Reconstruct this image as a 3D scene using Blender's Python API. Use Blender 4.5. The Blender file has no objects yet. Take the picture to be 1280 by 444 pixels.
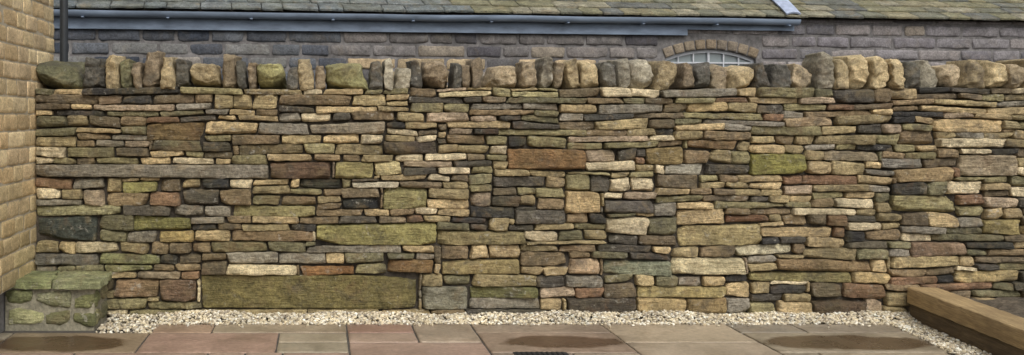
import bpy, bmesh, math, random
import numpy as np
from mathutils import noise as mn, Vector
random.seed(41); np.random.seed(41)
R=random.uniform
S=158.0; F=1106.0
def wx(p): return (p-400)/S
def wz(p): return 1.6-(p-144)/S
def lin(c,sat=.88,br=1.0):
    m=(c[0]+c[1]+c[2])/3
    c=[min(245,(m+(v-m)*sat)*br) for v in c]
    return tuple(((v/255)/12.92 if v/255<0.04045 else (((v/255)+.055)/1.055)**2.4) for v in c)

# ---------------------------------------------------------------- stone generator
def params(n,k=0.55):
    t=np.linspace(-1,1,n+1)
    return (1-k)*t+k*np.sin(t*math.pi/2)
TC={}
def topo(nx,nz,ny):
    key=(nx,nz,ny)
    if key in TC: return TC[key]
    idx=lambda i,j:i*(nz+1)+j
    faces=[]
    for i in range(nx):
        for j in range(nz):
            faces.append((idx(i,j),idx(i+1,j),idx(i+1,j+1),idx(i,j+1)))
    loop=[idx(i,0) for i in range(nx)]+[idx(nx,j) for j in range(nz)]+[idx(i,nz) for i in range(nx,0,-1)]+[idx(0,j) for j in range(nz,0,-1)]
    L=len(loop); base=(nx+1)*(nz+1); prev=loop
    for k in range(ny):
        cur=[base+k*L+q for q in range(L)]
        for q in range(L):
            q2=(q+1)%L
            faces.append((prev[q],cur[q],cur[q2],prev[q2]))
        prev=cur
    TC[key]=(faces,loop)
    return TC[key]

class Acc:
    def __init__(s): s.v=[];s.f=[];s.c=[];s.n=0
    def add(s,v,f,c):
        s.v.append(v); s.f.extend([tuple(a+s.n for a in q) for q in f]); s.c.append(np.tile(np.array(c,dtype=np.float32),(len(v),1))); s.n+=len(v)
    def obj(s,name,mat,smooth=True,parent=None):
        me=bpy.data.meshes.new(name)
        V=np.concatenate(s.v)
        me.from_pydata(V.tolist(),[],s.f)
        a=me.color_attributes.new('Col','FLOAT_COLOR','POINT')
        a.data.foreach_set('color',np.concatenate(s.c).astype(np.float32).ravel())
        me.polygons.foreach_set('use_smooth',[smooth]*len(me.polygons))
        me.materials.append(mat); me.update()
        o=bpy.data.objects.new(name,me); bpy.context.scene.collection.objects.link(o)
        if parent: o.parent=parent
        return o

def stone(acc,quad,y0,depth,col,r=0.03,bulge=0.01,amp=0.008,amp2=0.003,out=0.006,cell=0.022,mapf=None,tilt=0.0,maxn=40,fr=9.0,facets=0,cut=(.15,.6)):
    q=np.array(quad,dtype=float)
    w=(np.linalg.norm(q[1]-q[0])+np.linalg.norm(q[2]-q[3]))/2
    h=(np.linalg.norm(q[3]-q[0])+np.linalg.norm(q[2]-q[1]))/2
    hx,hz=w/2,h/2
    nx=int(min(maxn,max(4,round(w/cell)))); nz=int(min(maxn,max(4,round(h/cell))))
    r=min(r,0.85*min(hx,hz),depth*.8)
    faces,loop=topo(nx,nz,3)
    tx=params(nx)*hx; tz=params(nz)*hz
    X,Z=np.meshgrid(tx,tz,indexing='ij')
    X=X.ravel();Z=Z.ravel();Y=np.zeros_like(X)
    lx=X[loop];lz=Z[loop]
    for dpt in (0.45*r,min(depth*.9,max(1.1*r,.6*min(hx,hz))),depth):
        X=np.concatenate([X,lx]);Z=np.concatenate([Z,lz]);Y=np.concatenate([Y,np.full(len(lx),dpt)])
    ix=np.clip(X,-(hx-r),hx-r);iz=np.clip(Z,-(hz-r),hz-r);iy=np.maximum(Y,r)
    dx,dy,dz=X-ix,Y-iy,Z-iz
    n=np.sqrt(dx*dx+dy*dy+dz*dz)+1e-9
    X=ix+dx/n*r;Y=iy+dy/n*r;Z=iz+dz/n*r
    u=X/hx;v=Z/hz
    Y=Y-bulge*(1-u*u)*(1-v*v)
    a=R(-tilt,tilt);b=R(-tilt,tilt)
    Y=Y+a*X+b*Z
    m=min(hx,hz)
    for k in range(facets):
        th=R(0,2*math.pi); fy=R(.35,1.3)
        nv=np.array([math.cos(th)*R(.5,1)*(m/hx)**.3,-fy*.7,math.sin(th)*(m/hz)**.3]); nv/=np.linalg.norm(nv)
        pr=X*nv[0]+(Y-m*.5)*nv[1]+Z*nv[2]
        sup=pr.max(); d=sup-R(*cut)*m*.55
        ex=np.maximum(0,pr-d)
        X=X-ex*nv[0]*.95;Y=Y-ex*nv[1]*.95;Z=Z-ex*nv[2]*.95
    u=X/hx;v=Z/hz
    s=(u+1)/2;t=(v+1)/2
    P=(np.outer((1-s)*(1-t),q[0])+np.outer(s*(1-t),q[1])+np.outer(s*t,q[2])+np.outer((1-s)*t,q[3]))
    off=Vector((R(0,500),R(0,500),R(0,500)))
    res=np.empty((len(X),3))
    for i in range(len(X)):
        p=Vector((P[i,0]*fr,Y[i]*fr,P[i,1]*fr*1.5))+off
        nv=mn.noise_vector(p)
        n2=mn.noise(p*2.9)
        n3=mn.noise(p*7.0)
        rid=abs(nv.y)
        res[i]=(P[i,0]+out*nv.x+out*.4*n2, Y[i]+y0-amp*(rid*2-0.5)-amp*.5*n2-amp2*n3, P[i,1]+out*nv.z+out*.45*n3)
    if mapf is not None: res=mapf(res)
    acc.add(res,faces,(*col,R(0,1)))

# ---------------------------------------------------------------- tiling
def tile(nc,nr,feats,hw,wfun,keep=.6,minw=5,level=0.0,hwf=None):
    occ=-np.ones((nc,nr),dtype=int); out=[]
    for k,(c0,c1,r0,r1,d) in enumerate(feats):
        c0=max(0,c0);c1=min(nc,c1);r0=max(0,r0);r1=min(nr,r1)
        if c1<=c0 or r1<=r0: continue
        if (occ[c0:c1,r0:r1]>=0).any():
            ok=False
            for _ in range(12):
                sub=occ[c0:c1,r0:r1]>=0
                if not sub.any(): ok=True;break
                e=[sub[0].sum()/max(1,r1-r0),sub[-1].sum()/max(1,r1-r0),sub[:,0].sum()/max(1,c1-c0),sub[:,-1].sum()/max(1,c1-c0)]
                m=int(np.argmax(e))
                if m==0:c0+=1
                elif m==1:c1-=1
                elif m==2:r0+=1
                else:r1-=1
                if c1-c0<3 or r1-r0<1: break
            if not ok or c1-c0<3 or r1-r0<1: continue
        occ[c0:c1,r0:r1]=len(out); out.append((c0,c1,r0,r1,d))
    tops={}
    for i,o in enumerate(out): tops[i]=o[3]
    hs=list(hw.keys());hmin=min(hs);hmax=max(hs)
    for r in range(nr):
        c=0;last=None
        hcur=hwf(r) if hwf else hw
        while c<nc:
            if occ[c,r]>=0: c+=1;continue
            e=c
            while e<nc and occ[e,r]<0:e+=1
            run=e-c
            h=last if (last and random.random()<keep) else random.choices(hs,[hcur[k] for k in hs])[0]
            if level and c>0 and occ[c-1,r]>=0 and random.random()<level:
                t=tops[occ[c-1,r]]-r
                if hmin<=t<=hmax: h=t
            last=h
            if nr-r-h<hmin: h=nr-r
            best=None
            for _ in range(6):
                w=int(wfun(h))
                if run-w<minw: w=run if run<=minw*2+w*.5 else run-minw
                w=max(1,min(w,run))
                sc=R(0,1.5)
                if r>0 and c+w<nc:
                    for k in range(-2,3):
                        a=c+w+k
                        if 0<a<nc and occ[a-1,r-1]!=occ[a,r-1]: sc-=3-abs(k)
                if best is None or sc>best[0]: best=(sc,w)
            w=best[1]
            while h>1 and (occ[c:c+w,r:r+h]>=0).any(): h-=1
            if h+1<=hmax and r+h<nr and not (occ[c:c+w,r+h]>=0).any() and (r+h+1>=nr or (occ[c:c+w,r+h+1]>=0).any()): h+=1
            occ[c:c+w,r:r+h]=len(out); tops[len(out)]=r+h; out.append((c,c+w,r,r+h,None)); c+=w
    return out

# ---------------------------------------------------------------- materials
def newmat(name):
    m=bpy.data.materials.new(name); m.use_nodes=True
    nt=m.node_tree; nt.nodes.clear()
    o=nt.nodes.new('ShaderNodeOutputMaterial'); b=nt.nodes.new('ShaderNodeBsdfPrincipled')
    nt.links.new(b.outputs[0],o.inputs[0])
    return m,nt,b
class N:
    def __init__(s,nt): s.nt=nt
    def l(s,a,b): s.nt.links.new(a,b)
    def noise(s,vec,scale,detail=4,rough=.6,dist=0):
        n=s.nt.nodes.new('ShaderNodeTexNoise'); n.inputs['Scale'].default_value=scale;n.inputs['Detail'].default_value=detail;n.inputs['Roughness'].default_value=rough;n.inputs['Distortion'].default_value=dist
        s.l(vec,n.inputs['Vector']); return n.outputs['Fac']
    def maprange(s,v,a,b,c,d):
        n=s.nt.nodes.new('ShaderNodeMapRange');n.inputs[1].default_value=a;n.inputs[2].default_value=b;n.inputs[3].default_value=c;n.inputs[4].default_value=d
        s.l(v,n.inputs[0]);return n.outputs[0]
    def mix(s,f,a,b,mode='MIX'):
        n=s.nt.nodes.new('ShaderNodeMix');n.data_type='RGBA';n.blend_type=mode
        for val,inp in ((f,n.inputs[0]),(a,n.inputs[6]),(b,n.inputs[7])):
            if hasattr(val,'links'): s.l(val,inp)
            elif isinstance(val,(int,float)): inp.default_value=val
            else: inp.default_value=(*val,1) if len(val)==3 else val
        return n.outputs[2]
    def math(s,op,a,b=0.0):
        n=s.nt.nodes.new('ShaderNodeMath');n.operation=op
        for val,inp in ((a,n.inputs[0]),(b,n.inputs[1])):
            if hasattr(val,'links'): s.l(val,inp)
            else: inp.default_value=val
        return n.outputs[0]
    def vm(s,op,a,b):
        n=s.nt.nodes.new('ShaderNodeVectorMath');n.operation=op
        for val,inp in ((a,n.inputs[0]),(b,n.inputs[1])):
            if hasattr(val,'links'): s.l(val,inp)
            else: inp.default_value=val
        return n.outputs['Value'] if op in('DISTANCE','LENGTH') else n.outputs[0]
    def comb(s,v):
        n=s.nt.nodes.new('ShaderNodeCombineXYZ')
        for i in range(3): s.l(v,n.inputs[i])
        return n.outputs[0]
    def coord(s):
        return s.nt.nodes.new('ShaderNodeTexCoord').outputs['Object']
    def bump(s,h,st,dist,bsdf):
        n=s.nt.nodes.new('ShaderNodeBump');n.inputs['Strength'].default_value=st;n.inputs['Distance'].default_value=dist
        s.l(h,n.inputs['Height']);s.l(n.outputs[0],bsdf.inputs['Normal'])

def stone_mat(name,moss=.5,stain=.6,lichen=1.0,bump=1.0,rough=.72,strata=True,mossc=(.125,.113,.05),contrast=1.0,ochre=.35,rust=0.0):
    m,nt,b=newmat(name);g=N(nt)
    at=nt.nodes.new('ShaderNodeAttribute');at.attribute_name='Col'
    co=g.coord()
    sc=g.vm('MULTIPLY',g.comb(at.outputs['Alpha']),(37.0,91.0,53.0))
    p=g.vm('ADD',co,sc)
    n1=g.noise(p,7,5,.6,.4); n2=g.noise(p,42,5,.7); n3=g.noise(p,120,3,.75)
    n4=g.noise(p,4.5,5,.66,.6)
    ps=g.vm('MULTIPLY',p,(1.2,1.2,9.0)); n5=g.noise(ps,7,4,.6,.3)
    c=at.outputs['Color']
    f=g.maprange(n1,.3,.7,1-.38*contrast,1+.46*contrast)
    c=g.mix(1.0,c,g.comb(f),'MULTIPLY')
    f=g.maprange(n2,.32,.68,1-.42*contrast,1+.48*contrast)
    c=g.mix(1.0,c,g.comb(f),'MULTIPLY')
    f=g.maprange(n3,.3,.7,.74,1.32)
    c=g.mix(1.0,c,g.comb(f),'MULTIPLY')
    if strata:
        c=g.mix(1.0,c,g.comb(g.maprange(n5,.35,.65,.8,1.2)),'MULTIPLY')
    c=g.mix(g.maprange(g.noise(p,5.5,5,.68,.8),.54,.66,0,ochre),c,(.36,.265,.135))
    if rust: c=g.mix(g.maprange(g.noise(p,3.6,4,.66,.5),.57,.67,0,rust),c,(.19,.11,.055))
    c=g.mix(g.maprange(n4,.54,.66,0,stain),c,(.06,.054,.046))
    mo=g.noise(co,2.1,6,.68,.5)
    mm=g.math('MULTIPLY',g.maprange(mo,.46,.66,0,moss),g.maprange(n2,.35,.55,.35,1))
    c=g.mix(mm,c,mossc)
    li=g.math('MULTIPLY',g.maprange(g.noise(p,17,5,.7,.3),.59,.67,0,.6*lichen),g.maprange(g.noise(co,1.3,2),.42,.58,0.2,1))
    c=g.mix(li,c,(.50,.47,.39))
    g.l(c,b.inputs['Base Color'])
    g.l(g.maprange(n4,.4,.65,rough+.08,rough-.22),b.inputs['Roughness'])
    b.inputs['Specular IOR Level'].default_value=.35
    h=g.math('ADD',g.math('MULTIPLY',n2,1.3),g.math('MULTIPLY',n3,.6))
    if strata: h=g.math('ADD',h,g.math('MULTIPLY',n5,1.2))
    h=g.math('ADD',h,g.math('MULTIPLY',n1,1.0))
    g.bump(h,1.0*bump,.015,b)
    return m

def plain_mat(name,col,rough=.6,ns=20,amt=.2,bump=.2,bd=.005,stretch=(1,1,1),metal=0):
    m,nt,b=newmat(name);g=N(nt)
    p=g.vm('MULTIPLY',g.coord(),stretch)
    n1=g.noise(p,ns,5,.65);n2=g.noise(p,ns*.15,4,.6)
    c=g.mix(1.0,col,g.comb(g.maprange(n1,.3,.7,1-amt,1+amt)),'MULTIPLY')
    c=g.mix(1.0,c,g.comb(g.maprange(n2,.3,.7,1-amt,1+amt)),'MULTIPLY')
    g.l(c,b.inputs['Base Color']);b.inputs['Roughness'].default_value=rough;b.inputs['Metallic'].default_value=metal
    g.bump(n1,bump,bd,b)
    return m

M_stone=stone_mat('dry_stone',moss=.38,stain=.5,rust=.4)
M_cope=stone_mat('cope_stone',moss=.28,stain=.5,strata=False,lichen=.9,ochre=.25,rust=.2)
M_house=stone_mat('house_sandstone',moss=.0,stain=.10,lichen=.2,bump=.8,strata=False,contrast=.5,rough=.85)
M_back=stone_mat('gritstone',moss=.1,stain=.35,lichen=.1,bump=.6,strata=False,contrast=.75,rough=.85,ochre=.1)
M_roof=stone_mat('stone_slate',moss=.4,stain=.4,lichen=.8,mossc=(.16,.155,.07))
M_step=stone_mat('step_stone',moss=.7,stain=.3,lichen=1.0,mossc=(.13,.145,.05))
M_core=plain_mat('wall_core_rubble',(.055,.046,.034),.95,30,.5,1,.02)
M_mortar_l=plain_mat('lime_mortar',(.46,.40,.29),.95,60,.15,.6,.004)
M_mortar_d=plain_mat('weathered_mortar',(.16,.152,.148),.95,25,.35,.6,.006)

# ---------------------------------------------------------------- helpers
def empty(name,loc=(0,0,0),rz=0):
    o=bpy.data.objects.new(name,None);o.location=loc;o.rotation_euler=(0,0,rz)
    bpy.context.scene.collection.objects.link(o);return o
def box(name,x0,x1,y0,y1,z0,z1,mat,parent=None,bev=0,seg=2,cuts=0):
    bm=bmesh.new();bmesh.ops.create_cube(bm,size=1)
    for v in bm.verts: v.co=Vector(((x0+x1)/2+v.co.x*(x1-x0),(y0+y1)/2+v.co.y*(y1-y0),(z0+z1)/2+v.co.z*(z1-z0)))
    if bev: bmesh.ops.bevel(bm,geom=bm.edges[:],offset=bev,segments=seg,affect='EDGES',profile=.6)
    me=bpy.data.meshes.new(name);bm.to_mesh(me);bm.free();me.materials.append(mat)
    o=bpy.data.objects.new(name,me);bpy.context.scene.collection.objects.link(o)
    if parent:o.parent=parent
    return o

# ================================================================ DRY STONE WALL
PAL=[((174,150,106),16),((150,132,92),17),((130,120,82),14),((126,106,76),13),((104,90,68),10),((78,72,62),7),((52,50,47),5),
     ((196,178,140),8),((122,92,66),5),((130,122,106),8),((112,106,76),8),((152,132,106),6)]
def pick(x,y):
    c=random.choices([p[0] for p in PAL],[p[1] for p in PAL])[0]
    c=np.array(c,float)*R(.9,1.12)
    g=max(0,1-x/700)*max(0,min(1,(y-120)/200))
    c=c*(1-.2*g)+np.array([118,113,68])*.2*g
    return lin(np.clip(c,20,235),.84,1.09)
T=(165,142,98);G=(122,116,104);K=(38,39,38)
FE=[(250,345,523,389,(106,96,56)),(397,281,546,306,(134,126,76)),(549,290,655,306,(124,112,76)),(847,279,952,308,(150,134,92)),
(633,186,730,216,(122,92,58)),(937,192,1008,220,(126,120,62)),(1200,194,1270,222,(146,130,104)),(45,205,336,222,(126,118,102)),
(336,203,416,221,(92,72,54)),(388,153,485,170,(142,130,108)),(183,154,256,176,(114,94,60)),(705,239,750,265,(184,158,112)),
(840,321,930,343,(184,170,132)),(755,325,838,346,(120,122,98)),(528,356,585,388,(120,116,98)),(143,350,198,374,(144,118,86)),
(198,351,247,376,(106,84,64)),(550,325,650,346,(140,124,82)),(707,372,793,393,(74,66,54)),(797,373,860,390,T),
(1015,375,1085,397,(86,68,52)),(42,272,122,300,(60,64,56)),(480,237,535,261,(132,124,80)),(420,203,467,221,(144,132,84)),
(468,203,504,218,(182,166,118)),(753,248,820,266,(88,82,74)),(1115,244,1198,265,(144,134,92)),(1103,196,1157,211,G),
(483,325,543,346,(116,90,56)),(710,324,752,345,(170,144,112)),(641,263,720,279,(90,84,74)),(289,258,394,270,(140,130,86)),
(168,272,240,289,(112,108,62)),(288,290,392,304,(128,106,76)),(427,247,475,260,K),(375,329,445,344,(130,94,56)),
(375,221,427,237,(48,48,38)),(806,186,855,206,(124,106,68)),(970,323,1090,338,(130,108,76)),(952,282,1045,299,(174,150,108)),
(587,359,677,373,(100,98,60)),(1168,150,1255,165,(170,146,104)),(480,176,545,192,(70,60,50)),(831,207,880,220,(152,146,128)),
(655,290,698,304,(170,154,122)),(124,314,200,328,(118,118,78)),(40,314,122,328,(98,94,82)),(1117,321,1200,336,(172,152,108)),
(1137,303,1207,320,(124,102,80)),(918,308,992,321,(184,174,142)),(284,330,372,344,(198,182,142)),(440,226,497,237,(196,184,156)),
(797,357,907,373,(148,132,86)),(935,340,1065,354,(128,118,76)),(1068,335,1112,354,(170,146,100)),(190,176,250,190,(100,94,66)),
(980,143,1045,155,(156,134,102)),(730,140,790,150,(64,62,58)),(905,270,965,279,(112,80,58)),(560,170,608,180,(122,102,74)),
(45,258,150,271,(144,138,100)),(150,226,200,238,(132,126,74)),(250,223,288,237,(48,48,46)),(1060,300,1110,310,(98,90,72)),
(860,131,910,141,(174,150,104)),(640,112,700,122,(162,152,108)),(130,327,190,341,(110,108,70)),(700,305,745,318,(128,108,82)),
(1120,212,1190,226,(144,122,86)),(590,346,670,357,(134,120,84)),(965,358,1010,370,(64,60,54)),(615,246,650,256,(70,64,54)),
(1030,190,1100,203,(138,124,98)),(860,178,925,188,(120,96,66)),(545,112,615,123,(188,172,130)),(300,180,380,192,(106,94,66)),
(195,290,245,303,(154,134,84)),(860,374,905,390,(132,112,74)),(1040,335,1066,354,(146,126,84)),(1210,150,1275,160,(154,138,102)),
(1195,340,1275,352,(174,152,104)),(1230,276,1280,292,(142,126,80))]
CW=4.0; XL=43; XR=1440; YB=397; YT=110; NR=66
ye=[YB]
us=np.linspace(4.9,3.8,NR); us=us*(YB-YT)/us.sum()
for u in us: ye.append(ye[-1]-u)
ye=np.array(ye)
def rowi(y): return int(np.argmin(abs(ye-y)))
feats=[]
for x0,y0,x1,y1,c in FE:
    feats.append((round((x0-XL)/CW),round((x1-XL)/CW),rowi(y1),rowi(y0),c))
nc=int((XR-XL)/CW)
def wf(h):
    base={1:46,2:47,3:50,4:48,5:40}.get(h,50)
    return max(6,random.lognormvariate(math.log(base),.45)/CW)
def hwf(r):
    t=min(1,r/NR*1.6)
    a={2:.22,3:.42,4:.27,5:.09};b={2:.50,3:.43,4:.06,5:.01}
    return {k:a[k]*(1-t)+b[k]*t for k in a}
tiles=tile(nc,NR,feats,{2:1,3:1,4:1,5:1},wf,keep=.5,level=.62,minw=6,hwf=hwf)
def warp(x,y):
    e=max(0,min(1,(YB-y)/40))
    w=3.4*mn.noise(Vector((x*.0075,y*.02,3.1)))+2.6*mn.noise(Vector((x*.028,y*.03,9.1)))+1.4*mn.noise(Vector((x*.07,y*.05,29.1)))
    w2=3.0*mn.noise(Vector((x*.05,y*.09,19.1)))
    return x+w2, y+w*e
acc=Acc()
for c0,c1,r0,r1,d in tiles:
    xa,xb=XL+c0*CW,XL+c1*CW; ya,yb=ye[r0],ye[r1]
    nrow=r1-r0
    g=R(.15,.55)
    pts=[(xa+g,ya-g*.6),(xb-g,ya-g*.6),(xb-g,yb+g*.6),(xa+g,yb+g*.6)]
    j=min(2.8,(xb-xa)*.07); jz=min(1.6,(ya-yb)*.12)
    q=[]
    for k,(x,y) in enumerate(pts):
        X,Y=warp(x,y)
        sx=1 if k in(0,3) else -1; sz=-1 if k in(0,1) else 1
        X+=sx*R(-.4,1)*j; Y+=sz*R(-.5,.9)*jz
        q.append((wx(X),wz(Y)))
    if d is None: col=pick((xa+xb)/2,(ya+yb)/2)
    else: col=lin(np.array(d,float),.9,1.09)
    big=(xb-xa)>140
    hh=(ya-yb)/S
    stone(acc,q,R(-.022,.012),.16,col,r=min(.013,hh*R(.10,.22)),bulge=R(-.002,.003),amp=.012 if big or nrow>4 else .009,
          amp2=.005,out=.0065,cell=.0150,tilt=.09 if not big else .02,fr=R(9,17),maxn=80,facets=random.choice([3,4,5,6,7]),cut=(.12,.65))
wall=empty('dry_stone_wall')
acc.obj('coursed_stones',M_stone,parent=wall)
# copes
CP=[(43,100,76,0),(101,131,74,1),(131,149,70,2),(149,166,77,0),(166,178,80,3),(175,199,65,3),(200,220,71,2),(219,236,76,1),(237,275,79,2),(275,296,69,3),(297,309,78,1),(309,321,80,3),(321,358,82,4),(358,373,84,1),(373,394,73,2),(394,408,83,3),(408,462,80,4),(461,480,77,1),(480,494,75,5),(494,513,85,5),(513,530,77,1),(530,566,78,3),(566,579,79,1),(578,590,83,3),(590,608,73,3),(607,648,83,6),(649,674,79,6),(675,691,73,5),(691,707,79,6),(707,728,76,2),(728,752,78,2),(752,772,80,1),(772,789,75,5),(789,819,74,5),(819,852,77,2),(852,871,80,3),(871,889,80,1),(889,914,80,6),(914,948,83,2),(947,967,80,1),(967,991,82,1),(990,1023,82,6),(1023,1047,68,5),(1045,1064,76,2),(1064,1090,70,2),(1089,1116,73,2),(1115,1133,75,2),(1133,1152,80,1),(1153,1177,79,5),(1173,1204,83,6),(1204,1230,77,2),(1230,1262,74,2),(1262,1285,83,6),(1285,1312,76,2),(1312,1330,80,1),(1330,1362,74,3),(1362,1385,80,5),(1385,1412,77,2),(1412,1440,78,0)]
CC=[(106,104,74),(88,85,76),(172,152,112),(128,112,88),(142,136,88),(142,134,114),(158,140,110)]
acc=Acc()
for x0,x1,yt,k in CP:
    w=x1-x0; g=.4; yt-=3
    lean=R(-3.5,3.5); tp=R(.05,.34)*min(w,26)
    a_,b_=R(0,1),R(0,1)
    yb=wz(warp(x0,YT)[1]+1.5)
    dz=R(-5,5)*min(1,w/22)
    q=[(wx(x0+g),yb),(wx(x1-g),yb),(wx(x1-g-tp*a_+lean),wz(yt+max(0,dz))),(wx(x0+g+tp*b_+lean),wz(yt+max(0,-dz)))]
    c=lin(np.clip(np.array(CC[k],float)*R(.88,1.12),20,235),.86,1.09)
    stone(acc,q,R(-.03,.03),R(.26,.34),c,r=min(.018,w/S*R(.12,.2)),bulge=.0,amp=.016,amp2=.006,out=.013,cell=.0115,tilt=.15,fr=R(9,15),facets=random.choice([7,8,9,10]),cut=(.2,.85))
acc.obj('coping_stones',M_cope,parent=wall)
box('rubble_core',wx(XL),wx(XR),.050,.36,-.05,wz(YT)-.01,M_core,wall)

# ================================================================ LEFT HOUSE
HX=wx(45)
house=empty('sandstone_house')
mapH=lambda r: np.stack([HX-.012-r[:,1],r[:,0],r[:,2]],1)
acc=Acc()
z=.33; Y1=.53; Y0=-3.2
HC=[(206,182,136),(212,190,146),(198,170,124),(202,176,134),(190,164,120),(210,186,140),(194,170,130)]
row=0
while z<4.2:
    h=.128; y=Y1; first=True
    while y>Y0:
        w=R(.20,.36)
        if first and row%2: w=.14
        first=False
        a,b=y-w,y
        gg=.006
        c=np.array(random.choice(HC),float)*R(.90,1.06)
        damp=max(0,1-(z-.3)/.9)
        c=c*(1-.3*damp)+np.array([130,122,72])*.3*damp
        stone(acc,[(a+gg,z+gg),(b-gg,z+gg),(b-gg,z+h-gg),(a+gg,z+h-gg)],R(-.003,.003),.1,lin(c,.9,1.1),r=.007,bulge=.001,amp=.005,amp2=.003,out=.003,cell=.028,mapf=mapH,tilt=.02,facets=2,cut=(.05,.2))
        y=a
    z+=h; row+=1
acc.obj('wall_blocks',M_house,parent=house)
box('mortar_bed',HX-.4,HX-.018,Y0,Y1-.008,.33,4.2,M_mortar_l,house)
box('plinth',HX-.5,HX-.113,Y0,Y1,-.05,.33,M_mortar_d,house)
M_corner_shadow=plain_mat('corner_shadow_black',(.03,.035,.04),.45,20,.2,.1)  # pipe-shaped black strip standing in for the shadow behind the house corner
bm=bmesh.new();bmesh.ops.create_cone(bm,cap_ends=True,segments=20,radius1=.035,radius2=.035,depth=4.2)
bmesh.ops.translate(bm,verts=bm.verts,vec=(HX+.05,Y1+.06,2.1))
for zz in (1.9,3.4):
    r_=bmesh.ops.create_cone(bm,cap_ends=True,segments=20,radius1=.045,radius2=.045,depth=.06)
    bmesh.ops.translate(bm,verts=r_['verts'],vec=(HX+.05,Y1+.06,zz))
me=bpy.data.meshes.new('corner_shadow_strip');bm.to_mesh(me);bm.free();me.materials.append(M_corner_shadow)
o=bpy.data.objects.new('corner_shadow_strip',me);bpy.context.scene.collection.objects.link(o);o.parent=house

# ================================================================ BUILDING BEHIND
ANG=math.atan(.1157)
bk=empty('stone_outbuilding',(-3.01,3.1,0),ANG)
def bu(p):
    k=(p-400)/F; X=k*10.448/(1-.1157*k); return (X+3.01)/math.cos(ANG)
UL=-2.0;UR=bu(1280)+4
acc=Acc()
CWb=.05; ncb=int((UR-UL)/CWb); RH=.155; ZB=1.05; nrb=13
wu0,wu1=bu(832),bu(946); wc=(wu0+wu1)/2; wr=(wu1-wu0)/2
ztop=2.42; zspr=2.30; zsill=1.45
wfeat=[(int((wu0-UL)/CWb)-1,int((wu1-UL)/CWb)+2,round((zsill-ZB)/RH),round((ztop+.12-ZB)/RH),'win')]
tl=tile(ncb,nrb,wfeat,{1:1},lambda h:R(.34,.66)/CWb,minw=4)
for c0,c1,r0,r1,d in tl:
    if d=='win': continue
    u0,u1=UL+c0*CWb,UL+c1*CWb; z0,z1=ZB+r0*RH,ZB+r1*RH
    if u0<bu(990)-.2 and z0>2.75: continue
    if z1>2.95: continue
    g=.014
    um=(u0+u1)/2
    if um<bu(430): c=random.choices([(58,64,74),(88,92,98),(112,112,110),(74,78,86),(130,124,116)],[4,3,3,2,1])[0]
    elif um<bu(820):
        if z0<2.2: c=random.choices([(172,150,116),(154,136,106),(126,118,106),(82,80,80)],[3,3,2,1])[0]
        else: c=random.choices([(112,108,106),(100,96,94),(76,74,78),(134,124,110),(120,114,110)],[3,3,2,1,3])[0]
    else: c=random.choices([(122,118,120),(130,124,122),(112,108,112),(138,128,116),(106,104,108)],[4,4,3,1,2])[0]
    c=np.array(c,float)*R(.94,1.06)
    stone(acc,[(u0+g,z0+g),(u1-g,z0+g),(u1-g,z1-g),(u0+g,z1-g)],R(-.004,.004),.1,lin(c,.9,1.04),r=.018,bulge=.004,amp=.010,amp2=.004,out=.010,cell=.032,tilt=.03,facets=3,cut=(.1,.3))
ra_h=zspr; rise=ztop-zspr; Rr=(wr*wr+rise*rise)/(2*rise); cz=ztop-Rr
a_max=math.asin(wr/Rr)
nv=9
for k in range(nv):
    a0=-a_max+2*a_max*k/nv+.005; a1=-a_max+2*a_max*(k+1)/nv-.005
    ri,ro=Rr+.005,Rr+.125
    q=[(wc+ri*math.sin(a0),cz+ri*math.cos(a0)),(wc+ri*math.sin(a1),cz+ri*math.cos(a1)),(wc+ro*math.sin(a1),cz+ro*math.cos(a1)),(wc+ro*math.sin(a0),cz+ro*math.cos(a0))]
    c=np.array(random.choice([(140,126,106),(130,118,102),(136,120,98)]),float)
    stone(acc,q,-.004,.1,lin(c),r=.012,bulge=.004,amp=.003,amp2=.002,out=.003,cell=.03)
acc.obj('wall_blocks',M_back,parent=bk)
box('mortar_left',UL,wu0,.016,.35,-.05,2.86,M_mortar_d,bk)
box('mortar_right',wu1,UR,.017,.35,-.05,2.86,M_mortar_d,bk)
box('mortar_below',wu0,wu1,.016,.35,-.05,zsill,M_mortar_d,bk)
bm=bmesh.new();fr=[];n=24
lo=[(wc+Rr*math.sin(-a_max+2*a_max*i/n),cz+Rr*math.cos(-a_max+2*a_max*i/n)) for i in range(n+1)]
for yy in (.0165,.35):
    fr.append(([bm.verts.new((x,yy,z)) for x,z in lo],[bm.verts.new((x,yy,2.86)) for x,z in lo]))
for i in range(n):
    (l0,t0),(l1,t1)=fr
    bm.faces.new((l0[i],l0[i+1],t0[i+1],t0[i]));bm.faces.new((l1[i+1],l1[i],t1[i],t1[i+1]));bm.faces.new((l0[i+1],l0[i],l1[i],l1[i+1]))
me=bpy.data.meshes.new('mortar_above_window');bm.to_mesh(me);bm.free();me.materials.append(M_mortar_d)
o=bpy.data.objects.new('mortar_above_window',me);bpy.context.scene.collection.objects.link(o);o.parent=bk
M_white=plain_mat('white_paint',(.50,.52,.55),.5,30,.1,.05)
mg,ntg,bg=newmat('window_glass');bg.inputs['Base Color'].default_value=(.20,.24,.25,1);bg.inputs['Roughness'].default_value=.12;bg.inputs['Specular IOR Level'].default_value=.8
def arcz(u,off=0):
    rr=Rr-off
    return cz+math.sqrt(max(0,rr*rr-(u-wc)**2))
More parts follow.
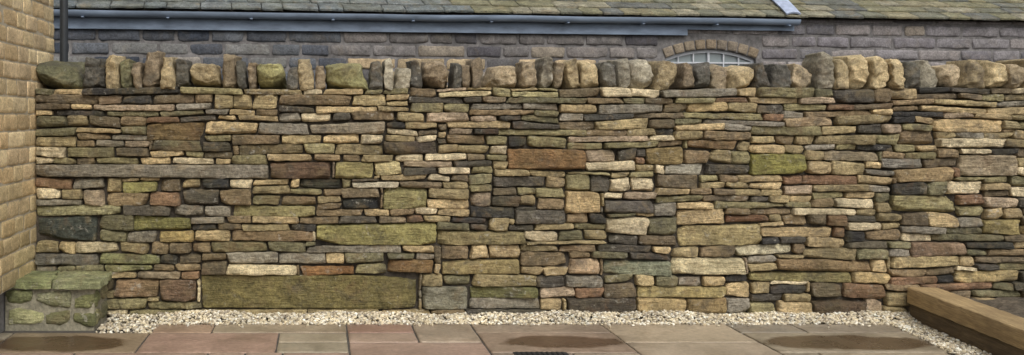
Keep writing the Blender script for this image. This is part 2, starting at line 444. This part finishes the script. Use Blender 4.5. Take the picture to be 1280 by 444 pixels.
def arcstrip(name,o0,o1,y0,y1,mat):
    bm=bmesh.new();n=28;L=[]
    for i in range(n+1):
        a=-a_max+2*a_max*i/n
        L.append([bm.verts.new((wc+(Rr-o)*math.sin(a),yy,cz+(Rr-o)*math.cos(a))) for o,yy in ((o0,y0),(o1,y0),(o1,y1),(o0,y1))])
    for i in range(n):
        for k in range(4):
            bm.faces.new((L[i][k],L[i][(k+1)%4],L[i+1][(k+1)%4],L[i+1][k]))
    bmesh.ops.recalc_face_normals(bm,faces=bm.faces)
    me=bpy.data.meshes.new(name);bm.to_mesh(me);bm.free();me.materials.append(mat)
    o=bpy.data.objects.new(name,me);bpy.context.scene.collection.objects.link(o);o.parent=bk
arcstrip('window_head',.002,.04,.06,.12,M_white)
for i,(a,b) in enumerate(((wu0+.002,wu0+.04),(wu1-.04,wu1-.002))): box('window_jamb_%d'%i,a,b,.061,.121,zsill,zspr-.02,M_white,bk)
for i in range(1,6):
    u=wu0+(wu1-wu0)*i/6; t=.014 if i==3 else .008
    box('glazing_bar_%d'%i,u-t,u+t,.065,.105,zsill,arcz(u,.035),M_white,bk)
for i,zz in enumerate((1.75,2.02,2.255)): box('glazing_rail_%d'%i,wu0+.04,wu1-.04,.068,.1,zz-.009,zz+.009,M_white,bk)
box('window_glass',wu0,wu1,.09,.095,zsill,zspr,mg,bk)
bm=bmesh.new();vs=[bm.verts.new((wu0,.092,zspr))]+[bm.verts.new((x,.092,z)) for x,z in lo[1:-1]]+[bm.verts.new((wu1,.092,zspr))]
bm.faces.new(vs)
me=bpy.data.meshes.new('window_glass_head');bm.to_mesh(me);bm.free();me.materials.append(mg)
o=bpy.data.objects.new('window_glass_head',me);bpy.context.scene.collection.objects.link(o);o.parent=bk
box('window_interior',wu0,wu1,.34,.36,zsill,ztop,M_core,bk)
M_fas=plain_mat('fascia_paint',lin((112,126,144),1),.6,14,.3,.3,.004,(.3,1,1))
M_gut=plain_mat('gutter_lead_grey',lin((124,138,156),1),.55,10,.3,.2,.004,(.25,1,1))
GE=bu(990)
box('fascia_board',UL,bu(857),-.05,-.012,2.585,2.80,M_fas,bk,bev=.004)
box('fascia_board_end',bu(857)+.002,GE,-.045,-.012,2.655,2.80,M_fas,bk,bev=.004)
bm=bmesh.new();n=14;prof=[]
for i in range(n+1):
    a=math.pi*i/n; prof.append((-.115-.062*math.cos(a),2.785-.07*math.sin(a)))
inn=[(-.115-.055*math.cos(math.pi*i/n),2.785-.062*math.sin(math.pi*i/n)) for i in range(n,-1,-1)]
loopp=prof+inn
ends=[]
segs=12
us_=[UL+(GE-UL)*i/segs for i in range(segs+1)]
for u in us_:
    dz=R(-.006,.006)
    ends.append([bm.verts.new((u,y,z+dz)) for y,z in loopp])
m_=len(loopp)
for s_ in range(segs):
    for i in range(m_):
        bm.faces.new((ends[s_][i],ends[s_][(i+1)%m_],ends[s_+1][(i+1)%m_],ends[s_+1][i]))
bm.faces.new(ends[-1])
bmesh.ops.recalc_face_normals(bm,faces=bm.faces)
me=bpy.data.meshes.new('gutter');bm.to_mesh(me);bm.free();me.materials.append(M_gut)
o=bpy.data.objects.new('gutter',me);bpy.context.scene.collection.objects.link(o);o.parent=bk
u=UL+.4;i=0
while u<GE:
    box('gutter_bracket_%d'%i,u,u+.03,-.172,-.05,2.704,2.716,M_fas,bk,bev=.002);u+=.95;i+=1
M_lead=plain_mat('lead',lin((156,166,186),1),.5,12,.25,.3)
# roof slates
acc=Acc();pitch=math.radians(30)
cp,sp=math.cos(pitch),math.sin(pitch)
def mapR(r):
    x=r[:,0];s_=r[:,2];d=r[:,1]
    return np.stack([x,-.10+s_*cp+d*sp,2.83+s_*sp-d*cp],1)
for k in range(16):
    s0=k*.19-.03; u=UL-R(0,.3)
    while u<UR:
        w=R(.22,.5)
        lc=random.choice([(128,124,94),(116,116,98),(138,130,100),(104,106,100),(146,140,116)])
        if u<bu(560): lc=tuple(np.array(lc)*.35+np.array((100,112,122))*.65)
        sh=R(-.02,.012)
        stone(acc,[(u+.004,s0+sh),(u+w-.004,s0+sh+R(-.008,.008)),(u+w-.004,s0+.27),(u+.004,s0+.27)],-.0,.028,lin(lc,.85,1.0),r=.008,bulge=.002,amp=.005,amp2=.003,out=.007,cell=.055,
              mapf=(lambda r,k=k: mapR(np.stack([r[:,0],r[:,1]-.028*1.0+(r[:,2]-k*.19)*.11,r[:,2]],1))),tilt=.015)
        u+=w
acc.obj('roof_slates',M_roof,parent=bk)
bm=bmesh.new()
vv=[bm.verts.new(p) for p in ((UL,-.06,2.80),(UR,-.06,2.80),(UR,-.06+3.2*cp,2.80+3.2*sp),(UL,-.06+3.2*cp,2.80+3.2*sp))]
bm.faces.new(vv);me=bpy.data.meshes.new('roof_deck');bm.to_mesh(me);bm.free();me.materials.append(M_core)
o=bpy.data.objects.new('roof_deck',me);bpy.context.scene.collection.objects.link(o);o.parent=bk
# lead flashing sheet dressed over the slates
bm=bmesh.new();ua=bu(972)
G_=[]
for i in range(9):
    s_=-.05+1.7*i/8
    G_.append([bm.verts.new((ua+.02+s_*.16+j*.05+R(-.012,.012),-.12+s_*cp,2.885+s_*sp+.018*(1-(j-2)**2/4)+R(-.004,.004))) for j in range(5)])
for i in range(8):
    for j in range(4): bm.faces.new((G_[i][j],G_[i][j+1],G_[i+1][j+1],G_[i+1][j]))
me=bpy.data.meshes.new('lead_flashing');bm.to_mesh(me);bm.free();me.materials.append(M_lead)
o=bpy.data.objects.new('lead_flashing',me);bpy.context.scene.collection.objects.link(o);o.parent=bk
md=o.modifiers.new('solid','SOLIDIFY');md.thickness=.02

# ================================================================ STONE STEP
step=empty('stone_step')
SX0,SX1,SY,SZ=-2.36,-1.66,-.42,.37
acc=Acc()
mapP=lambda z0:(lambda r: np.stack([r[:,0],r[:,2],z0-r[:,1]],1))
for (x0,x1,y0,y1,c) in ((SX0,-2.0,SY-.02,-.2,(132,136,96)),(-1.99,SX1+.03,SY-.03,-.17,(142,144,108)),(SX0,-2.05,-.195,.0,(120,124,88)),(-2.045,SX1+.02,-.165,.0,(134,134,98))):
    stone(acc,[(x0,y0),(x1,y0),(x1,y1),(x0,y1)],R(-.005,.005),.06,lin(c,1,1.05),r=.010,bulge=.002,amp=.007,amp2=.004,out=.012,cell=.018,mapf=mapP(SZ),facets=4,cut=(.05,.2))
def sq(x0,x1,z0,z1): return [(x0+R(0,.01),z0+R(0,.01)),(x1-R(0,.01),z0+R(0,.01)),(x1-R(0,.015),z1-R(0,.01)),(x0+R(0,.015),z1-R(0,.01))]
for (x0,x1,z0,z1,c) in ((-2.33,-2.06,.03,.165,(198,194,146)),(-2.05,-1.86,.02,.15,(122,116,88)),(-1.85,-1.67,.015,.14,(106,106,74)),(-2.35,-2.14,.175,.302,(128,130,92)),(-2.13,-1.85,.16,.302,(154,152,122)),(-1.84,-1.67,.15,.298,(120,120,82))):
    stone(acc,sq(x0,x1,z0,z1),SY+.012,.08,lin(c,1,1.05),r=.018,bulge=.008,amp=.011,out=.010,cell=.013,facets=6,cut=(.2,.7))
mapS=lambda r: np.stack([SX1-.012-r[:,1],r[:,0],r[:,2]],1)
for (x0,x1,z0,z1,c) in ((-.39,-.2,.02,.14,(134,128,92)),(-.19,-.01,.02,.15,(112,108,84)),(-.39,-.24,.15,.30,(104,106,72)),(-.23,-.01,.16,.30,(134,126,96))):
    stone(acc,sq(x0,x1,z0,z1),0,.08,lin(c,1,1.05),r=.018,bulge=.008,amp=.01,out=.009,cell=.013,mapf=mapS,facets=6,cut=(.2,.7))
acc.obj('step_stones',M_step,parent=step)
box('mortar_core',SX0+.01,SX1-.026,SY+.026,-.0,-.04,SZ-.045,plain_mat('step_mortar',(.27,.25,.18),.95,50,.35,.8,.008),step)

# ================================================================ GROUND, PAVING
M_ground=plain_mat('earth',(.09,.075,.055),.95,8,.3,.5,.02)
g_=box('ground',-90,90,-90,90,-.25,-.045,M_ground)
M_joint=plain_mat('paving_joint_mortar',(.085,.076,.064),.9,60,.2,.5,.004)
m,nt,b=newmat('sandstone_paving');g=N(nt)
at=nt.nodes.new('ShaderNodeAttribute');at.attribute_name='Col';co=g.coord()
p=g.vm('ADD',co,g.vm('MULTIPLY',g.comb(at.outputs['Alpha']),(31.,17.,0.)))
n1=g.noise(p,3,5,.6,.8);n2=g.noise(p,28,5,.6);n3=g.noise(p,160,3,.7)
c=at.outputs['Color']
c=g.mix(1.0,c,g.comb(g.maprange(n1,.3,.7,.74,1.18)),'MULTIPLY')
c=g.mix(1.0,c,g.comb(g.maprange(n2,.3,.7,.78,1.18)),'MULTIPLY')
c=g.mix(1.0,c,g.comb(g.maprange(n3,.3,.7,.84,1.16)),'MULTIPLY')
c=g.mix(g.maprange(g.noise(p,5,4,.6,1.2),.55,.7,0,.35),c,(.32,.235,.155))
wob=g.math('MULTIPLY',g.math('SUBTRACT',g.noise(co,4,5,.65),.5),.8)
wet=None
for (X,Y,ax,ay) in ((1.70,-.76,.45,.18),(3.72,-.78,.66,.21),(-1.85,-.80,.54,.23),(.4,-1.9,.5,.4),(2.9,-2.3,.6,.4)):
    d=g.vm('DISTANCE',g.vm('MULTIPLY',co,(1/ax,1/ay,0)),(X/ax,Y/ay,0))
    k=g.maprange(g.math('ADD',d,wob),.84,1.02,1,0)
    wet=k if wet is None else g.math('MAXIMUM',wet,k)
damp=g.maprange(g.noise(co,1.3,5,.65,.4),.48,.62,0,.35)
c=g.mix(damp,c,g.mix(1.0,c,(.5,.45,.40),'MULTIPLY'))
c=g.mix(g.math('MULTIPLY',wet,.92),c,g.mix(1.0,c,(.32,.25,.19),'MULTIPLY'))
g.l(c,b.inputs['Base Color'])
rr=g.maprange(n1,.3,.7,.28,.52)
rr=g.math('SUBTRACT',rr,g.math('MULTIPLY',wet,.10));g.l(rr,b.inputs['Roughness'])
b.inputs['Specular IOR Level'].default_value=.45
g.bump(g.math('ADD',g.math('MULTIPLY',n1,2.),n2),.35,.006,b)
M_pave=m
rows=[-.215-.272*i for i in range(20)]
XA,XB=-3.0,6.0
fx=[(-1.23,-.81,0,1,(162,138,116)),(-.81,.20,0,1,(164,149,126)),(.20,.71,0,1,(160,130,113)),(.71,1.17,0,2,(166,150,130)),(1.17,2.17,0,1,(160,143,124)),(2.17,3.08,0,2,(172,157,134)),
(3.08,3.58,0,1,(146,137,122)),(3.58,4.5,0,1,(158,146,128)),(-2.27,-1.25,1,3,(152,134,110)),(-1.25,-.29,1,3,(166,139,122)),(-.29,.20,1,2,(158,147,126)),(.20,.71,1,2,(164,143,126)),(-.29,.20,2,3,(152,142,122)),
(.20,1.17,2,4,(168,144,128)),(1.17,2.17,1,3,(160,140,121)),(2.17,3.08,2,4,(170,155,134)),(3.08,4.5,1,3,(158,146,125)),(1.17,1.70,3,4,(156,140,123)),(1.70,2.17,3,4,(160,147,127))]
UX=.05
def xc(x): return int(round((x-XA)/UX))
ft=[(xc(a),xc(b_),r0,r1,c_) for a,b_,r0,r1,c_ in fx]
tl=tile(int((XB-XA)/UX),18,ft,{1:.4,2:.5,3:.1},lambda h:random.choice([5.6,11.2,18]) if h>1 else random.choice([5.6,11.2]),keep=.2,minw=5)
acc=Acc()
SC=[(160,138,121),(162,149,127),(156,140,121),(166,144,127),(150,140,122)]
def timber_x(Y): return 4.62+.145*Y
for c0,c1,r0,r1,d in tl:
    x0,x1=XA+c0*UX,XA+c1*UX; y0,y1=rows[r1],rows[r0]
    ym=(y0+y1)/2
    if x1<-1.9 and y1>-.4: continue
    lim=timber_x(ym)-.19
    if x0>lim-.1: continue
    if x1>lim: x1=lim
    if d is None and x0<-1.25 and y1>-.4: continue
    c_=lin(np.array(d if d else random.choice(SC),float)*R(.92,1.05),1.0,1.0)
    gg=.006
    stone(acc,[(x0+gg,y0+gg),(x1-gg,y0+gg),(x1-gg,y1-gg),(x0+gg,y1-gg)],R(-.002,.002),.035,c_,r=.007,bulge=0,amp=.0022,amp2=.0008,out=.0035,cell=.035,mapf=mapP(0),tilt=.002,fr=6)
pv=empty('paving')
acc.obj('paving_slabs',M_pave,parent=pv)
box('mortar_bed',XA,4.35,rows[18],rows[0]-.004,-.04,-.010,M_joint,pv)
dr=empty('drain_cover')
M_iron=plain_mat('cast_iron',(.02,.022,.025),.5,30,.3,.4)
box('frame',1.3,1.66,-1.24,-1.035,-.008,.004,M_iron,dr,bev=.002)
for i in range(10): box('bar_%d'%i,1.315+i*.034,1.333+i*.034,-1.21,-1.045,.0045,.009,M_iron,dr,bev=.002)

# ================================================================ GRAVEL
bm=bmesh.new();bmesh.ops.create_icosphere(bm,subdivisions=1,radius=1)
IV=np.array([v.co[:] for v in bm.verts]);IF=[tuple(v.index for v in f.verts) for f in bm.faces];bm.free()
acc=Acc()
GC=[(230,220,196),(218,205,174),(238,233,216),(200,184,152),(178,164,140),(224,210,176),(158,148,130)]
def peb(x,y,z):
    s=R(.007,.0165)
    V=IV*(1+np.random.uniform(-.28,.28,(12,1)))*np.array([s,s*R(.7,1),s*R(.5,.85)])
    a=R(0,6.28);ca,sa=math.cos(a),math.sin(a);b_=R(-.5,.5);cb,sb=math.cos(b_),math.sin(b_)
    V=np.stack([V[:,0]*cb-V[:,2]*sb,V[:,1],V[:,0]*sb+V[:,2]*cb],1)
    V=np.stack([V[:,0]*ca-V[:,1]*sa,V[:,0]*sa+V[:,1]*ca,V[:,2]],1)+np.array([x,y,z])
    acc.add(V,IF,(*lin(np.array(random.choice(GC),float)*R(.88,1.06),.95),R(0,1)))
for _ in range(9400):
    x=R(-1.66,4.7);
    yb_=-.225+ .012*math.sin(x*7)
    if x<-1.23: yb_=-.49
    y=R(yb_,.03)
    pile=.040*max(0,1-abs(y+.03)/.17)*(1+mn.noise(Vector((x*1.7,3,0))))+.012*mn.noise(Vector((x*5,y*9,0)))
    peb(x,y,-.006+R(0,.012)+pile)
for _ in range(3400):
    y=R(-3.0,-.15); x=timber_x(y)-R(0.0,.23)
    peb(x,y,-.004+R(0,.016))
for _ in range(150):
    y=-.225-abs(random.gauss(0,.04)); peb(R(-1.2,4.4),y,.007)
m,nt,b=newmat('limestone_chippings');g=N(nt)
at=nt.nodes.new('ShaderNodeAttribute');at.attribute_name='Col'
n1=g.noise(g.coord(),90,4,.6);n2=g.noise(g.coord(),2.5,4,.6)
cc=g.mix(1.0,at.outputs['Color'],g.comb(g.maprange(n1,.3,.7,.84,1.15)),'MULTIPLY')
g.l(g.mix(1.0,cc,g.comb(g.maprange(n2,.35,.65,.78,1.1)),'MULTIPLY'),b.inputs['Base Color']);b.inputs['Roughness'].default_value=.8
gr=acc.obj('gravel_border',m,smooth=False)
M_gb=plain_mat('gravel_bed',(.30,.27,.21),.95,80,.4,1,.01)
box('gravel_bed',-1.68,4.75,-.48,.06,-.04,-.012,M_gb,gr)

# ================================================================ TIMBER SLEEPER RAISED BED
bed=empty('timber_sleeper_planter',(4.62,0,0),-math.atan(.145))
def timber(name,ca,cb,cd):
    m,nt,b=newmat(name);g=N(nt);co=g.coord()
    p=g.vm('MULTIPLY',co,(9.,.7,9.));n1=g.noise(p,5,6,.65,.5);n2=g.noise(co,3,4,.6);n3=g.noise(g.vm('MULTIPLY',co,(30.,1.2,30.)),6,3,.6)
    c=g.mix(g.maprange(n1,.3,.7,0,1),lin(ca),lin(cb))
    c=g.mix(g.maprange(n3,.48,.6,0,.45),c,lin(cd))
    c=g.mix(g.maprange(n2,.5,.68,0,.5),c,lin(tuple(v*.8 for v in ca)))
    g.l(c,b.inputs['Base Color']);b.inputs['Roughness'].default_value=.7;g.bump(g.math('ADD',n1,g.math('MULTIPLY',n3,.8)),.8,.012,b)
    return m
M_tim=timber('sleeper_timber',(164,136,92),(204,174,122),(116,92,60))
m=timber('sleeper_timber_dark',(86,70,48),(132,110,78),(58,46,32))  # darker timber colours for the bottom sleepers
def sleeper(name,x0,x1,y0,y1,z0,z1,mat):
    acc=Acc()
    mp=lambda r: np.stack([r[:,0],r[:,2],z1-r[:,1]],1)
    stone(acc,[(x0,y0),(x1,y0),(x1,y1),(x0,y1)],0,z1-z0,(.3,.3,.3),r=.014,bulge=0,amp=.003,amp2=.002,out=.006,cell=.03,mapf=mp,maxn=80,fr=5)
    o=acc.obj(name,mat,parent=bed);return o
sleeper('sleeper_top',0,.23,-2.45,-.04,.128,.252,M_tim)
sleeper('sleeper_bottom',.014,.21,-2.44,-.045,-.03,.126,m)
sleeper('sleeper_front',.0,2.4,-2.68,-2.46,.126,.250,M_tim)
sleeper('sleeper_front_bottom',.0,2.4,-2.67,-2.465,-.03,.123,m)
# soil surface: uneven sheet
bm=bmesh.new();nu,nv_=40,50;Gd=[]
for i in range(nu+1):
    Gd.append([])
    for k in range(nv_+1):
        x=.2+2.2*i/nu;y=-2.47+2.6*k/nv_
        Gd[-1].append(bm.verts.new((x,y,.15+.03*mn.noise(Vector((x*4,y*4,1)))+.015*mn.noise(Vector((x*15,y*15,4))))))
for i in range(nu):
    for k in range(nv_): bm.faces.new((Gd[i][k],Gd[i+1][k],Gd[i+1][k+1],Gd[i][k+1]))
me=bpy.data.meshes.new('soil');bm.to_mesh(me);bm.free();me.materials.append(plain_mat('soil',(.10,.08,.055),.95,30,.5,1,.03))
o=bpy.data.objects.new('soil',me);bpy.context.scene.collection.objects.link(o);o.parent=bed

# ================================================================ LIGHT
w=bpy.data.worlds.new('World');bpy.context.scene.world=w;w.use_nodes=True;nt=w.node_tree
bgn=nt.nodes.get('Background') or nt.nodes.new('ShaderNodeBackground')
sk=nt.nodes.new('ShaderNodeTexSky');sk.sky_type='NISHITA';sk.sun_disc=False
el=math.radians(48);az=math.radians(165)
sk.sun_elevation=el;sk.sun_rotation=az;sk.dust_density=4;sk.ozone_density=.8;sk.air_density=1.0
hs=nt.nodes.new('ShaderNodeHueSaturation');hs.inputs['Saturation'].default_value=.3
nt.links.new(sk.outputs[0],hs.inputs['Color']);nt.links.new(hs.outputs[0],bgn.inputs['Color']);bgn.inputs['Strength'].default_value=.15
sl=bpy.data.lights.new('overcast_sun','SUN');sl.energy=1.3;sl.angle=math.radians(35);sl.color=(1,.965,.91)
so=bpy.data.objects.new('overcast_sun',sl);bpy.context.scene.collection.objects.link(so)
dv=Vector((math.sin(az)*math.cos(el),math.cos(az)*math.cos(el),math.sin(el)))
so.rotation_euler=dv.to_track_quat('Z','Y').to_euler()
# ================================================================ CAMERA
cam=bpy.data.cameras.new('camera');co_=bpy.data.objects.new('camera',cam);bpy.context.scene.collection.objects.link(co_)
co_.location=(0,-7,1.6);co_.rotation_euler=(math.pi/2,0,0)
cam.sensor_width=36;cam.lens=36*F/1280;cam.shift_x=240/1280;cam.shift_y=-78/1280;cam.clip_end=400
sc=bpy.context.scene;sc.camera=co_
sc.view_settings.view_transform='Standard';sc.view_settings.look='None';sc.view_settings.exposure=0
